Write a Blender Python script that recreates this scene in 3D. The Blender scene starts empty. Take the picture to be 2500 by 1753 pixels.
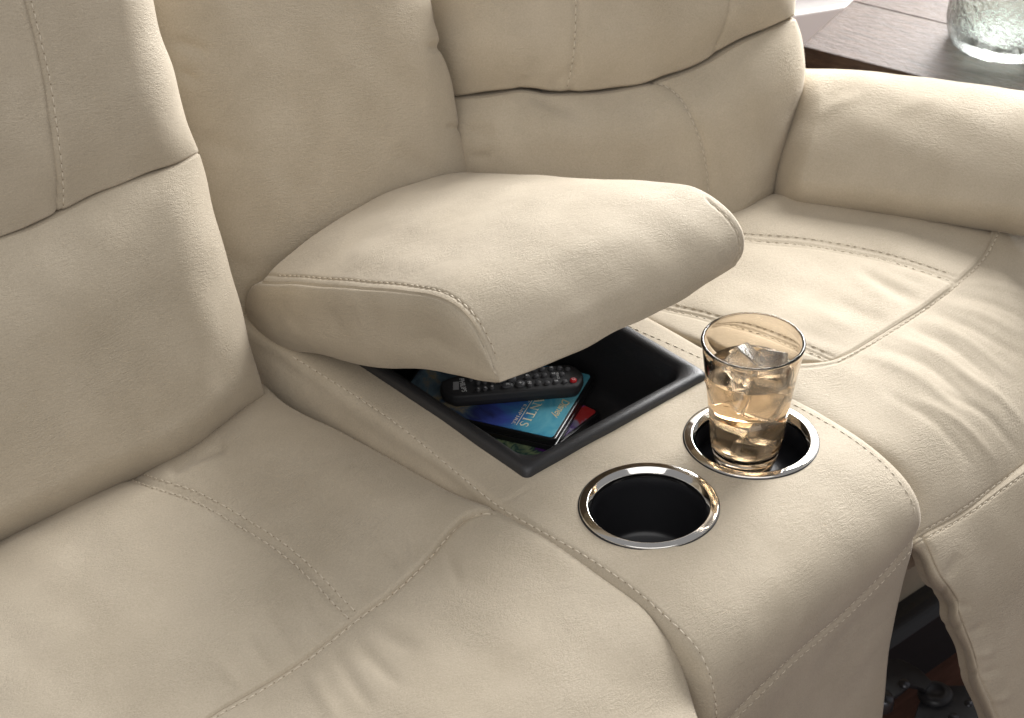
import bpy, math, random
import numpy as np
from mathutils import Vector, Matrix, Euler
from mathutils.bvhtree import BVHTree

random.seed(4); RNG = np.random.default_rng(7)
scene = bpy.context.scene
COL = scene.collection

# ------------------------------------------------------------------ camera
F, CX, CY = 5470.0, 1250.0, 876.5          # focal length and centre in photo pixels (2500 wide)
hd, pt = math.radians(48.2), math.radians(34.3)
FW = np.array([math.cos(hd)*math.cos(pt), math.sin(hd)*math.cos(pt), -math.sin(pt)])
RT = np.array([math.sin(hd), -math.cos(hd), 0.0])
UP = np.cross(RT, FW)
def ray(u, v):
    d = FW + RT*((u-CX)/F) - UP*((v-CY)/F)
    return d/np.linalg.norm(d)
CAM = np.array([0, 0, .6]) - 2.1*ray(1700, 1165)
cd = bpy.data.cameras.new('camera'); cam = bpy.data.objects.new('camera', cd); COL.objects.link(cam)
cd.sensor_width = 36; cd.lens = 36*F/2500; cd.clip_start = .05; cd.clip_end = 60
M3 = np.column_stack([RT, UP, -FW])
cam.matrix_world = Matrix.Translation(CAM.tolist()) @ Matrix(M3.tolist()).to_4x4()
cd.dof.use_dof = True; cd.dof.focus_distance = 2.08; cd.dof.aperture_fstop = 13
scene.camera = cam

# ------------------------------------------------------------------ light
scene.view_settings.view_transform = 'Standard'; scene.view_settings.look = 'None'
scene.view_settings.exposure = 0.14; scene.view_settings.gamma = 1.0
w = bpy.data.worlds.new('World'); scene.world = w; w.use_nodes = True
w.node_tree.nodes['Background'].inputs[0].default_value = (.97, .97, 1, 1)
w.node_tree.nodes['Background'].inputs[1].default_value = .27
def area(name, loc, target, sx, sy, power, col):
    l = bpy.data.lights.new(name, 'AREA'); l.shape = 'RECTANGLE'; l.size = sx; l.size_y = sy
    l.energy = power; l.color = col
    o = bpy.data.objects.new(name, l); COL.objects.link(o); o.location = loc
    o.rotation_euler = (Vector(target)-Vector(loc)).to_track_quat('-Z', 'Y').to_euler()
    return o
area('window_light', (2.1, .72, 1.80), (.25, .05, .6), 1.0, 1.2, 94, (1, .99, .975))
area('back_window_light', (1.8, 1.05, 1.25), (.7, .25, .6), 1.0, 1.0, 66, (1, .99, .975))
area('room_fill_light', (-1.5, -1.6, 2.9), (.0, .2, .6), 3.4, 3.4, 51, (1, .98, .955))
try:
    scene.cycles.use_denoising = True
    scene.cycles.max_bounces = 14; scene.cycles.transmission_bounces = 14; scene.cycles.glossy_bounces = 6
    scene.cycles.blur_glossy = 0.6; scene.cycles.sample_clamp_indirect = 8
except Exception: pass

# ------------------------------------------------------------------ projection helpers
K = 2500/2296.0                             # traced coordinates are in a 2296 px wide view
def rays(uv):
    uv = np.asarray(uv, float)*K
    d = FW + (uv[..., 0:1]-CX)/F*RT - (uv[..., 1:2]-CY)/F*UP
    return d
def hit(uv, p0, n, off=0.0):                # rays against the plane through p0 (+ off along n)
    d = rays(uv); n = np.asarray(n, float); n = n/np.linalg.norm(n)
    t = ((np.asarray(p0)-CAM) @ n + off)/(d @ n)
    return CAM + d*np.asarray(t)[..., None]
def proj(P):
    q = P-CAM; z = q @ FW
    return np.stack([(CX+F*(q @ RT)/z)/K, (CY-F*(q @ UP)/z)/K], -1)
def zx(u, v, x): return hit((u, v), (x, 0, 0), (1, 0, 0))
def zy(u, v, y): return hit((u, v), (0, y, 0), (0, 1, 0))
def zz(u, v, z): return hit((u, v), (0, 0, z), (0, 0, 1))

def spline(pts, s):
    p = np.asarray(pts, float)
    if len(p) == 2: dense = p[0]+(p[1]-p[0])*np.linspace(0, 1, 30)[:, None]
    else:
        q = np.vstack([2*p[0]-p[1], p, 2*p[-1]-p[-2]]); out = []
        for i in range(1, len(q)-2):
            p0, p1, p2, p3 = q[i-1:i+3]
            d1, d2, d3 = [max(np.linalg.norm(a), 1e-9)**.5 for a in (p1-p0, p2-p1, p3-p2)]
            m1 = d2*((p1-p0)/d1-(p2-p0)/(d1+d2)+(p2-p1)/d2)
            m2 = d2*((p2-p1)/d2-(p3-p1)/(d2+d3)+(p3-p2)/d3)
            t = np.linspace(0, 1, 24, endpoint=False)[:, None]
            out.append((2*t**3-3*t**2+1)*p1+(t**3-2*t**2+t)*m1+(-2*t**3+3*t**2)*p2+(t**3-t**2)*m2)
        out.append(p[-1:]); dense = np.vstack(out)
    L = np.concatenate([[0], np.cumsum(np.linalg.norm(np.diff(dense, axis=0), axis=1))]); L /= L[-1]
    return np.stack([np.interp(s, L, dense[:, k]) for k in range(dense.shape[1])], -1)

def cluster(n, a=.55):
    u = np.linspace(0, 1, n); return u-a*np.sin(2*np.pi*u)/(2*np.pi)
def edge(x, wd, q=2.0):
    if isinstance(wd, tuple): return wd[1]+(1-wd[1])*edge(x, wd[0], q)
    if wd == 0: return np.ones_like(x)
    if wd < 0: return 1-(1-np.clip(x/-wd, 0, 1))**2          # soft: two cushions sewn together
    return np.where(x < wd, np.sqrt(np.clip(1-(1-np.clip(x/wd, 0, 1))**q, 0, 1)), 1.0)
def coons(top, bot, left, right, s, t):
    T, B = spline(top, s), spline(bot, s); L, R = spline(left, t), spline(right, t)
    S, TT = s[None, :, None], t[:, None, None]
    c00, c10, c01, c11 = (T[0]+L[0])/2, (T[-1]+R[0])/2, (B[0]+L[-1])/2, (B[-1]+R[-1])/2
    return ((1-TT)*T[None]+TT*B[None]+(1-S)*L[:, None]+S*R[:, None]
            - ((1-S)*(1-TT)*c00+S*(1-TT)*c10+(1-S)*TT*c01+S*TT*c11))

_w = [(RNG.normal(size=3), RNG.uniform(0, 6.28), RNG.uniform(.05, .13)) for _ in range(18)]
_w2 = [(RNG.normal(size=3), RNG.uniform(0, 6.28), RNG.uniform(.014, .035)) for _ in range(18)]
def lumps(P):
    a = sum(np.cos((P @ (d/np.linalg.norm(d)))*6.283/l+ph) for d, ph, l in _w)/18**.5
    b = sum(np.cos((P @ (d/np.linalg.norm(d)))*6.283/l+ph) for d, ph, l in _w2)/18**.5
    return a, b
def polydist(UV, pts):
    """distance of each point to a polyline, and the position along it (0..1)"""
    pl = spline(pts, np.linspace(0, 1, 40)); best = np.full(UV.shape[:-1], 1e9); pos = np.zeros(UV.shape[:-1])
    for i in range(len(pl)-1):
        a, d = pl[i], pl[i+1]-pl[i]
        t = np.clip(((UV-a) @ d)/(d @ d+1e-12), 0, 1)
        e = np.linalg.norm(UV-a-t[..., None]*d, axis=-1)
        m = e < best; best = np.where(m, e, best); pos = np.where(m, (i+t)/(len(pl)-1), pos)
    return best, pos
def normals(P):
    du = np.gradient(P, axis=1); dv = np.gradient(P, axis=0); n = np.cross(du, dv)
    n /= np.linalg.norm(n, axis=-1, keepdims=True)+1e-12
    c = P-CAM; m = P.shape[0]//2, P.shape[1]//2
    if (n*c).sum(-1).mean() > 0: n = -n
    return n

# ------------------------------------------------------------------ object helpers
def link(name, me, mat=None, parent=None):
    o = bpy.data.objects.new(name, me); COL.objects.link(o)
    if mat: me.materials.append(mat)
    if parent: o.parent = parent
    return o
def thing(name, label, cat, group=None, loc=(0, 0, 0)):
    o = bpy.data.objects.new(name, None); COL.objects.link(o); o.location = loc; o.empty_display_size = .05
    o['label'] = label; o['category'] = cat
    if group: o['group'] = group
    return o
def tag(o, label=None, cat=None, group=None, kind=None):
    for k_, v_ in (('label', label), ('category', cat), ('group', group), ('kind', kind)):
        if v_: o[k_] = v_
    return o
def mesh(name, V, Fc, mat, parent=None, smooth=True, uv=None):
    me = bpy.data.meshes.new(name); me.from_pydata([tuple(map(float, v)) for v in V], [], [tuple(map(int, f)) for f in Fc]); me.update()
    if smooth: me.polygons.foreach_set('use_smooth', [True]*len(me.polygons))
    return link(name, me, mat, parent)
def gridmesh(name, P, mat, parent, mask=None):
    nv, nu = P.shape[:2]; me = bpy.data.meshes.new(name)
    idx = np.arange(nv*nu).reshape(nv, nu)
    q = np.stack([idx[:-1, :-1], idx[1:, :-1], idx[1:, 1:], idx[:-1, 1:]], -1).reshape(-1, 4)
    if mask is not None:
        c = (P[:-1, :-1]+P[1:, 1:]).reshape(-1, 3)/2; q = q[~mask(c)]
    me.vertices.add(nv*nu); me.vertices.foreach_set('co', P.reshape(-1).astype(np.float32))
    me.loops.add(q.size); me.loops.foreach_set('vertex_index', q.reshape(-1).astype(np.int32))
    me.polygons.add(len(q)); me.polygons.foreach_set('loop_start', np.arange(0, q.size, 4, dtype=np.int32))
    me.polygons.foreach_set('loop_total', np.full(len(q), 4, np.int32))
    me.polygons.foreach_set('use_smooth', np.ones(len(q), bool))
    lu = np.concatenate([[0], np.cumsum(np.linalg.norm(np.diff(P, axis=1), axis=-1).mean(0))])
    lv = np.concatenate([[0], np.cumsum(np.linalg.norm(np.diff(P, axis=0), axis=-1).mean(1))])
    U = np.stack(np.broadcast_arrays(lu[None, :], lv[:, None]), -1).reshape(-1, 2)
    me.update(calc_edges=True)
    l = me.uv_layers.new(name='uv'); l.data.foreach_set('uv', U[q.reshape(-1)].reshape(-1).astype(np.float32))
    me.validate(); o = link(name, me, mat, parent)
    o_b = BVHTree.FromPolygons([Vector(p) for p in P.reshape(-1, 3).tolist()], q.tolist())
    return o, o_b
def carve(P, seams, wr, lump=(.0007, .00005)):
    N = normals(P); UV = proj(P); d = np.zeros(P.shape[:2])
    a, b = lumps(P); d += lump[0]*a+lump[1]*b
    for pts, prof in seams:
        e, pos = polydist(UV, pts)
        for dep, sg in prof: d -= dep*np.exp(-(e/sg)**2)
    for pts, amp, sg in wr:
        e, pos = polydist(UV, pts); f = np.sin(np.pi*np.clip(pos*.94+.03, 0, 1))**.7
        d += amp*f*np.exp(-(e/sg)**2)
    return P+N*d[..., None]
def panel(name, parent, mat, p0, n, top, bot, left, right, B, ed, nu=240, nv=220, seams=(), wr=(), skirt='', sk=(.006, .02, .05, .10), q=2.0, skdir=None, lump=(.0007, .00005), fn=None):
    n = np.asarray(n, float); n /= np.linalg.norm(n)
    s, t = cluster(nu), cluster(nv)
    UV = coons(top, bot, left, right, s, t)
    el, er, et, eb = ed
    S, T = np.broadcast_arrays(s[None, :], t[:, None])
    off = B*edge(S, el, q)*edge(1-S, er, q)*edge(T, et, q)*edge(1-T, eb, q)
    if fn is not None: off = off+fn(S, T)
    P = hit(UV, p0, n, off)
    P = carve(P, seams, wr, lump)
    kd = -n if skdir is None else np.asarray(skdir, float)
    for c in skirt:
        for d in sk:
            if c == 'l': P = np.concatenate([P[:, :1]+kd*d if d == sk[0] else base+kd*d, P], 1) if d != sk[0] else (globals().__setitem__('base', P[:, :1].copy()) or np.concatenate([P[:, :1]+kd*d, P], 1))
            if c == 'r': P = np.concatenate([P, (P[:, -1:] if d == sk[0] else base)+kd*d], 1) if d != sk[0] else (globals().__setitem__('base', P[:, -1:].copy()) or np.concatenate([P, P[:, -1:]+kd*d], 1))
            if c == 't': P = np.concatenate([base+kd*d, P], 0) if d != sk[0] else (globals().__setitem__('base', P[:1].copy()) or np.concatenate([P[:1]+kd*d, P], 0))
            if c == 'b': P = np.concatenate([P, base+kd*d], 0) if d != sk[0] else (globals().__setitem__('base', P[-1:].copy()) or np.concatenate([P, P[-1:]+kd*d], 0))
    return gridmesh(name, P, mat, parent)
def offset_line(pts, d):
    p = spline(pts, np.linspace(0, 1, 24)); t = np.gradient(p, axis=0); t /= np.linalg.norm(t, axis=1, keepdims=True)
    return p+np.stack([-t[:, 1], t[:, 0]], -1)*d
def stitches(parent, bvh, pts, off=0.0, pitch=.0094, ln=.0080, r=.00070, lift=.0005):
    pl = spline(offset_line(pts, off), np.linspace(0, 1, 260)); P3, N3 = [], []
    for u, v in pl:
        d = rays((u, v)); h = bvh.ray_cast(Vector(CAM), Vector(d).normalized())
        if h[0] is None: continue
        nn = np.array(h[1]);
        if nn @ d > 0: nn = -nn
        P3.append(np.array(h[0])); N3.append(nn)
    if len(P3) < 4: return
    P3, N3 = np.array(P3), np.array(N3)
    L = np.concatenate([[0], np.cumsum(np.linalg.norm(np.diff(P3, axis=0), axis=1))])
    V, Fc, MI = [], [], []; x = pitch*.3
    at = lambda a: np.array([np.interp(a, L, P3[:, k]) for k in range(3)])
    an = lambda a: np.array([np.interp(a, L, N3[:, k]) for k in range(3)])
    while x+ln < L[-1]:
        l2 = ln*random.uniform(.78, 1.1); tw = random.uniform(-.0005, .0005); b = len(V)
        tg = at(x+l2)-at(x); tg /= np.linalg.norm(tg)+1e-9
        for f, rr, hh in ((0, .25, -.0007), (.18, .9, .1*r), (.5, 1.1, lift), (.82, .9, .1*r), (1, .25, -.0007)):
            c, nn = at(x+l2*f), an(x+l2*f); nn /= np.linalg.norm(nn); sd = np.cross(nn, tg)
            c = c+nn*hh+sd*tw*(2*f-1)
            for k in range(5):
                a = 6.283*k/5; V.append(c+(sd*math.cos(a)+nn*math.sin(a))*r*rr)
        for j in range(4):
            for k in range(5):
                Fc.append((b+j*5+k, b+j*5+(k+1) % 5, b+(j+1)*5+(k+1) % 5, b+(j+1)*5+k)); MI.append(0)
        b = len(V); c, nn = at(x+l2+(pitch-l2)*.5), an(x+l2); nn /= np.linalg.norm(nn); sd = np.cross(nn, tg)
        for k in range(6):
            a = 6.283*k/6; V.append(c+nn*.0003+sd*math.cos(a)*r*.9+tg*math.sin(a)*r*1.0)
        Fc.append(tuple(range(b, b+6))); MI.append(1)
        x += pitch*random.uniform(.95, 1.09)
    o = mesh('seam_stitching', V, Fc, M['thread'], parent); o['kind'] = 'stuff'
    o.data.materials.append(M['needle_hole']); o.data.polygons.foreach_set('material_index', MI)
    return o
def lathe(name, prof, mat, parent, c=(0, 0, 0), n=64, smooth=True, close=False):
    V, Fc = [], []; m = len(prof)
    for i in range(n):
        a = 6.28318*i/n
        for r, z in prof: V.append((c[0]+r*math.cos(a), c[1]+r*math.sin(a), c[2]+z))
    for i in range(n):
        for j in range(m-1 if not close else m):
            a, b = i*m+j, i*m+(j+1) % m; a2, b2 = ((i+1) % n)*m+j, ((i+1) % n)*m+(j+1) % m
            Fc.append((a, a2, b2, b))
    return mesh(name, V, Fc, mat, parent, smooth)
def bevel_mod(o, wd, seg=2):
    b = o.modifiers.new('bevel', 'BEVEL'); b.width = wd; b.segments = seg; b.limit_method = 'ANGLE'; b.angle_limit = .6
    return o
def prism(name, poly, z0, z1, mat, parent=None, smooth=False):
    n = len(poly); V = [(x, y, z0) for x, y in poly]+[(x, y, z1) for x, y in poly]
    Fc = [tuple(range(n-1, -1, -1)), tuple(range(n, 2*n))]+[(i, (i+1) % n, n+(i+1) % n, n+i) for i in range(n)]
    return mesh(name, V, Fc, mat, parent, smooth)
def boxo(name, c, s, mat, parent=None, rz=0, bev=0):
    x, y, z = [a/2 for a in s]; ca, sa = math.cos(rz), math.sin(rz); V = []
    for dx, dy, dz in ((-x,-y,-z),(x,-y,-z),(x,y,-z),(-x,y,-z),(-x,-y,z),(x,-y,z),(x,y,z),(-x,y,z)):
        V.append((c[0]+dx*ca-dy*sa, c[1]+dx*sa+dy*ca, c[2]+dz))
    o = mesh(name, V, [(3,2,1,0),(4,5,6,7),(0,1,5,4),(1,2,6,5),(2,3,7,6),(3,0,4,7)], mat, parent, False)
    if bev: bevel_mod(o, bev)
    return o
def text(name, s, size, frame, mat, parent, ext=.0001, shear=0.0, space=1.0, wid=None):
    """flat lettering; frame = (origin, x dir, y dir)"""
    cu = bpy.data.curves.new(name, 'FONT'); cu.body = s; cu.size = size; cu.extrude = ext; cu.shear = shear
    cu.align_x = 'CENTER'; cu.align_y = 'CENTER'; cu.space_character = space; cu.resolution_u = 3
    t = bpy.data.objects.new('tmp', cu); COL.objects.link(t)
    dg = bpy.context.evaluated_depsgraph_get(); me = bpy.data.meshes.new_from_object(t.evaluated_get(dg))
    bpy.data.objects.remove(t); o, X, Y = [Vector(a) for a in frame]; X.normalize(); Y.normalize(); Z = X.cross(Y)
    m = Matrix((X, Y, Z)).transposed().to_4x4(); m.translation = o
    me.transform(m); me.name = name; me.materials.clear()
    return link(name, me, mat, parent)

# ------------------------------------------------------------------ materials
M = {}
class NT:
    def __init__(s, name):
        s.m = bpy.data.materials.new(name); s.m.use_nodes = True; s.t = s.m.node_tree
        s.b = s.t.nodes['Principled BSDF']
    def n(s, ty, **kw):
        x = s.t.nodes.new(ty)
        for k_, v_ in kw.items():
            if k_ in x.inputs: x.inputs[k_].default_value = v_
            else: setattr(x, k_, v_)
        return x
    def l(s, a, ao, b, bi): s.t.links.new(a.outputs[ao], b.inputs[bi])
    def set(s, **kw):
        for k_, v_ in kw.items(): s.b.inputs[k_.replace('_', ' ')].default_value = v_
        return s
def ramp(nt, pts, interp='LINEAR'):
    r = nt.n('ShaderNodeValToRGB'); r.color_ramp.interpolation = interp
    e = r.color_ramp.elements
    while len(e) < len(pts): e.new(.5)
    for x, (p, c) in zip(e, pts): x.position = p; x.color = (*c, 1) if len(c) == 3 else c
    return r
def plain(name, col, rough=.5, metal=0, **kw):
    nt = NT(name).set(Base_Color=(*col, 1), Roughness=rough, Metallic=metal)
    for k_, v_ in kw.items(): nt.set(**{k_: v_})
    M[name] = nt.m; return nt
def leather(name, dark, light, bump=.00055, stretch=2.7):
    nt = NT(name).set(Roughness=.7, Specular_IOR_Level=.22)
    nt.set(Sheen_Weight=.22, Sheen_Roughness=.5, Sheen_Tint=(1, .95, .88, 1))
    uv = nt.n('ShaderNodeUVMap'); geo = nt.n('ShaderNodeNewGeometry')
    cl = nt.n('ShaderNodeTexNoise', Scale=9.0, Detail=5.0, Roughness=.62); nt.l(geo, 'Position', cl, 'Vector')
    r = ramp(nt, [(.3, dark), (.72, light)]); nt.l(cl, 'Fac', r, 'Fac')
    fine = nt.n('ShaderNodeTexNoise', Scale=640.0, Detail=3.0, Roughness=.75); nt.l(geo, 'Position', fine, 'Vector')
    fr = ramp(nt, [(.32, (.88, .87, .86)), (.68, (1.06, 1.06, 1.06))]); nt.l(fine, 'Fac', fr, 'Fac')
    mx = nt.n('ShaderNodeMix', data_type='RGBA', blend_type='MULTIPLY'); mx.inputs[0].default_value = 1
    nt.l(r, 'Color', mx, 6); nt.l(fr, 'Color', mx, 7); nt.l(mx, 2, nt.b, 'Base Color')
    mp = nt.n('ShaderNodeMapping'); mp.inputs['Scale'].default_value = (1, stretch, 1); nt.l(uv, 'UV', mp, 'Vector')
    wp = nt.n('ShaderNodeTexNoise', Scale=38.0, Detail=2.0); nt.l(uv, 'UV', wp, 'Vector')
    ad = nt.n('ShaderNodeMix', data_type='RGBA', blend_type='LINEAR_LIGHT'); ad.inputs[0].default_value = .012
    nt.l(mp, 'Vector', ad, 6); nt.l(wp, 'Color', ad, 7)
    g = nt.n('ShaderNodeTexNoise', Scale=150.0, Detail=4.0, Roughness=.6); nt.l(ad, 2, g, 'Vector')
    v = nt.n('ShaderNodeTexVoronoi', Scale=430.0); nt.l(ad, 2, v, 'Vector')
    big = nt.n('ShaderNodeTexNoise', Scale=14.0, Detail=2.0); nt.l(geo, 'Position', big, 'Vector')
    gr = ramp(nt, [(.35, (.25, .25, .25)), (.7, (1, 1, 1))]); nt.l(big, 'Fac', gr, 'Fac')
    m1 = nt.n('ShaderNodeMath', operation='MULTIPLY_ADD'); nt.l(v, 'Distance', m1, 0); m1.inputs[1].default_value = .35; nt.l(g, 'Fac', m1, 2)
    m2 = nt.n('ShaderNodeMath', operation='MULTIPLY'); nt.l(m1, 0, m2, 0); nt.l(gr, 'Color', m2, 1)
    bp = nt.n('ShaderNodeBump', Distance=bump*2.8, Strength=.75); nt.l(m2, 0, bp, 'Height'); nt.l(bp, 'Normal', nt.b, 'Normal')
    M[name] = nt.m
leather('nubuck', (.452, .386, .289), (.536, .464, .358))
plain('thread', (.63, .555, .44), .65)
plain('needle_hole', (.23, .175, .12), .9)
nt = plain('black_plastic', (.028, .028, .030), .45)
nz = nt.n('ShaderNodeTexNoise', Scale=900.0, Detail=2.0); tc = nt.n('ShaderNodeTexCoord'); nt.l(tc, 'Object', nz, 'Vector')
bp = nt.n('ShaderNodeBump', Distance=.0006, Strength=.5); nt.l(nz, 'Fac', bp, 'Height'); nt.l(bp, 'Normal', nt.b, 'Normal')
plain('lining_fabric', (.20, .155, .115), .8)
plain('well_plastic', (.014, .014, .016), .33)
nt = plain('chrome', (.80, .775, .73), .12, 1.0)
nz = nt.n('ShaderNodeTexNoise', Scale=60.0, Detail=4.0); tc = nt.n('ShaderNodeTexCoord'); nt.l(tc, 'Object', nz, 'Vector')
r = ramp(nt, [(.4, (.04, .04, .04)), (.75, (.16, .16, .16))]); nt.l(nz, 'Fac', r, 'Fac'); nt.l(r, 'Color', nt.b, 'Roughness')
plain('rubber', (.028, .028, .03), .6)
plain('button_rubber', (.075, .075, .08), .5)
plain('red_rubber', (.62, .02, .025), .4)
plain('print_white', (.75, .75, .75), .5)
plain('print_grey', (.35, .35, .36), .4)
plain('paper_white', (.75, .75, .7), .6)
plain('case_plastic', (.01, .01, .011), .3)
plain('gold_print', (.78, .62, .33), .4)
plain('pale_gold_print', (.85, .76, .52), .4)
plain('black_metal', (.022, .022, .025), .38, 0)
plain('bolt_metal', (.09, .09, .10), .3, .8)
plain('wall_paint', (.80, .79, .78), .6)
plain('skirting_paint', (.62, .60, .58), .5)

# tinted glass, drink, ice
plain('amber_glass', (.935, .83, .70), .0, Transmission_Weight=1.0, IOR=1.48)
plain('whisky', (.965, .88, .75), .0, Transmission_Weight=1.0, IOR=1.33)
nt = plain('ice', (.985, .985, .985), .015, Transmission_Weight=1.0, IOR=1.5)
nz = nt.n('ShaderNodeTexNoise', Scale=90.0, Detail=2.0); tc = nt.n('ShaderNodeTexCoord'); nt.l(tc, 'Object', nz, 'Vector')
bp = nt.n('ShaderNodeBump', Distance=.002, Strength=.16); nt.l(nz, 'Fac', bp, 'Height'); nt.l(bp, 'Normal', nt.b, 'Normal')
nt = plain('jar_glass', (.90, .96, .92), .04, Transmission_Weight=1.0, IOR=1.45)
nz = nt.n('ShaderNodeTexNoise', Scale=120.0, Detail=3.0); tc = nt.n('ShaderNodeTexCoord'); nt.l(tc, 'Object', nz, 'Vector')
bp = nt.n('ShaderNodeBump', Distance=.008, Strength=.5); nt.l(nz, 'Fac', bp, 'Height'); nt.l(bp, 'Normal', nt.b, 'Normal')

def wood(name, c1, c2, c3, rough, scale, bump, axis=(1, 9, 9)):
    nt = NT(name).set(Specular_IOR_Level=.32)
    tc = nt.n('ShaderNodeTexCoord'); mp = nt.n('ShaderNodeMapping'); mp.inputs['Scale'].default_value = axis
    nt.l(tc, 'Object', mp, 'Vector')
    nz = nt.n('ShaderNodeTexNoise', Scale=scale, Detail=7.0, Roughness=.65, Distortion=.6); nt.l(mp, 'Vector', nz, 'Vector')
    r = ramp(nt, [(.28, c1), (.5, c2), (.75, c3)]); nt.l(nz, 'Fac', r, 'Fac'); nt.l(r, 'Color', nt.b, 'Base Color')
    n2 = nt.n('ShaderNodeTexNoise', Scale=scale*2.5, Detail=5.0, Roughness=.7); nt.l(mp, 'Vector', n2, 'Vector')
    r2 = ramp(nt, [(.3, (rough*.75,)*3), (.7, (rough*1.5,)*3)]); nt.l(n2, 'Fac', r2, 'Fac'); nt.l(r2, 'Color', nt.b, 'Roughness')
    bp = nt.n('ShaderNodeBump', Distance=bump, Strength=.6); nt.l(n2, 'Fac', bp, 'Height'); nt.l(bp, 'Normal', nt.b, 'Normal')
    M[name] = nt.m
wood('table_wood', (.026, .015, .010), (.058, .034, .023), (.10, .062, .042), .38, 9.0, .004, (2.5, 14, 10))
wood('apron_wood', (.06, .024, .012), (.12, .05, .026), (.18, .08, .042), .4, 9.0, .002, (2.5, 14, 10))
wood('floor_wood', (.06, .028, .02), (.105, .048, .034), (.15, .072, .052), .4, 7.0, .001, (2, 12, 12))

NB = M['nubuck']
# ------------------------------------------------------------------ the sofa
sofa = thing('sofa', 'cream nubuck reclining loveseat with stitched cushions and an open centre console', 'sofa', loc=(0, .3, 0))
_real_link = link
def link(name, me, mat=None, parent=None):       # parts are modelled in world space: keep them there under a moved Empty
    o = _real_link(name, me, mat, parent)
    if parent is not None:
        w_ = Matrix.Identity(4); p = parent
        while p is not None: w_ = Matrix.Translation(p.location) @ w_; p = p.parent
        o.location = w_.inverted().translation
    return o

G = ((.0022, 3.2), (.005, 26))        # a sewn seam: sharp groove and broad pull-in
G2 = ((.0026, 2.8), (.002, 14))
ST = ((.0011, 3.0),)                  # dent under a row of stitches

# left backrest
nL = (0, -1, .12); pL = (-.2, .412, .571)
waistL = [(-150, 600), (0, 534), (60, 513), (125, 483), (215, 437), (270, 415), (330, 392), (400, 368), (445, 343)]
v1 = [(40, -70), (60, 0), (85, 100), (105, 190), (122, 310), (132, 400), (133, 478)]
hl, b = panel('headrest_cushion', sofa, NB, pL, nL, [(-150, -90), (100, -90), (322, -90)], waistL,
      [(-150, -90), (-150, 600)], [(322, -90), (345, 0), (362, 80), (386, 150), (404, 222), (421, 282), (445, 343)], .04, (0, .16, 0, (-.4, .45)),
      seams=[(waistL, ((.0017, 3.2),)), (v1, G2), (offset_line(v1, -9), ST)],
      skirt='rb')
stitches(hl, b, v1, -9)
ll, b = panel('lumbar_cushion', sofa, NB, pL, nL, waistL, [(-150, 1302), (0, 1228), (100, 1180), (200, 1130), (300, 1085), (390, 1040), (445, 1006), (480, 972), (530, 930), (593, 887)],
      [(-150, 600), (-150, 1302)], [(445, 343), (462, 395), (480, 470), (500, 540), (520, 620), (545, 700), (565, 790), (593, 887)], .05, (0, .16, (-.4, .36), .13), seams=[(waistL, ((.0017, 3.2),))],
      wr=[([(300, 1050), (430, 985), (560, 880)], .003, 40)], skirt='rtb')
# console backrest
cb, b = panel('console_backrest', sofa, NB, (0, .53, .60), (0, -1, .12), [(295, -90), (600, -90), (935, -90)], [(520, 800), (800, 700), (1095, 540)],
      [(295, -90), (320, 0), (350, 130), (390, 260), (420, 360), (450, 470), (485, 620), (520, 800)],
      [(935, -90), (965, 0), (972, 45), (983, 84), (984, 108), (1000, 145), (1012, 185), (1022, 240), (1029, 279), (1031, 296), (1045, 345), (1060, 390), (1080, 460), (1095, 540)],
      .040, ((.3, 0), (.13, .55), 0, .1), nu=240, nv=240,
      wr=[([(385, 92), (470, 118)], -.004, 16), ([(400, 160), (450, 185)], -.003, 14), ([(960, 104), (990, 108)], -.003, 10), ([(1000, 286), (1036, 288)], -.003, 9),
          ([(420, 300), (500, 330), (560, 350)], -.002, 22), ([(470, 560), (560, 600), (620, 580)], -.002, 26), ([(880, 340), (960, 380), (1010, 400)], -.0015, 22)], skirt='lr')
# right backrest
nR = (-.334, -.914, .236); pR = (.51, .361, .55)
waistR = [(940, 222), (1020, 218), (1126, 206), (1166, 201), (1194, 201), (1238, 208), (1334, 206), (1394, 198), (1441, 190), (1489, 174), (1531, 161), (1582, 139), (1649, 98), (1716, 68), (1784, 38)]
s1 = [(1302, -90), (1301, 0), (1299, 80), (1293, 140), (1279, 206)]
s2 = [(1650, -90), (1641, 0), (1629, 56), (1605, 118)]
hr, b = panel('headrest_cushion', sofa, NB, pR, nR, [(905, -90), (1300, -100), (1775, -110)], waistR, [(905, -90), (940, 222)],
      [(1775, -110), (1783, -20), (1784, 38)], .04, (.12, .07, 0, (-.45, .5)), nu=260, nv=160, fn=lambda S, T: -.06*np.exp(-(S/.13)**2),
      seams=[(waistR, ((.0028, 4),)), (s1, G2), (offset_line(s1, 10), ST), (s2, G2)],
      wr=[([(1160, 205), (1180, 170)], -.002, 14), ([(1238, 208), (1255, 180), (1290, 150)], -.002, 14)], skirt='lrb')
stitches(hr, b, s1, 10)
s3 = [(1462, 180), (1500, 192), (1531, 221), (1551, 257), (1572, 308), (1587, 370), (1593, 426), (1600, 500)]
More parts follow.
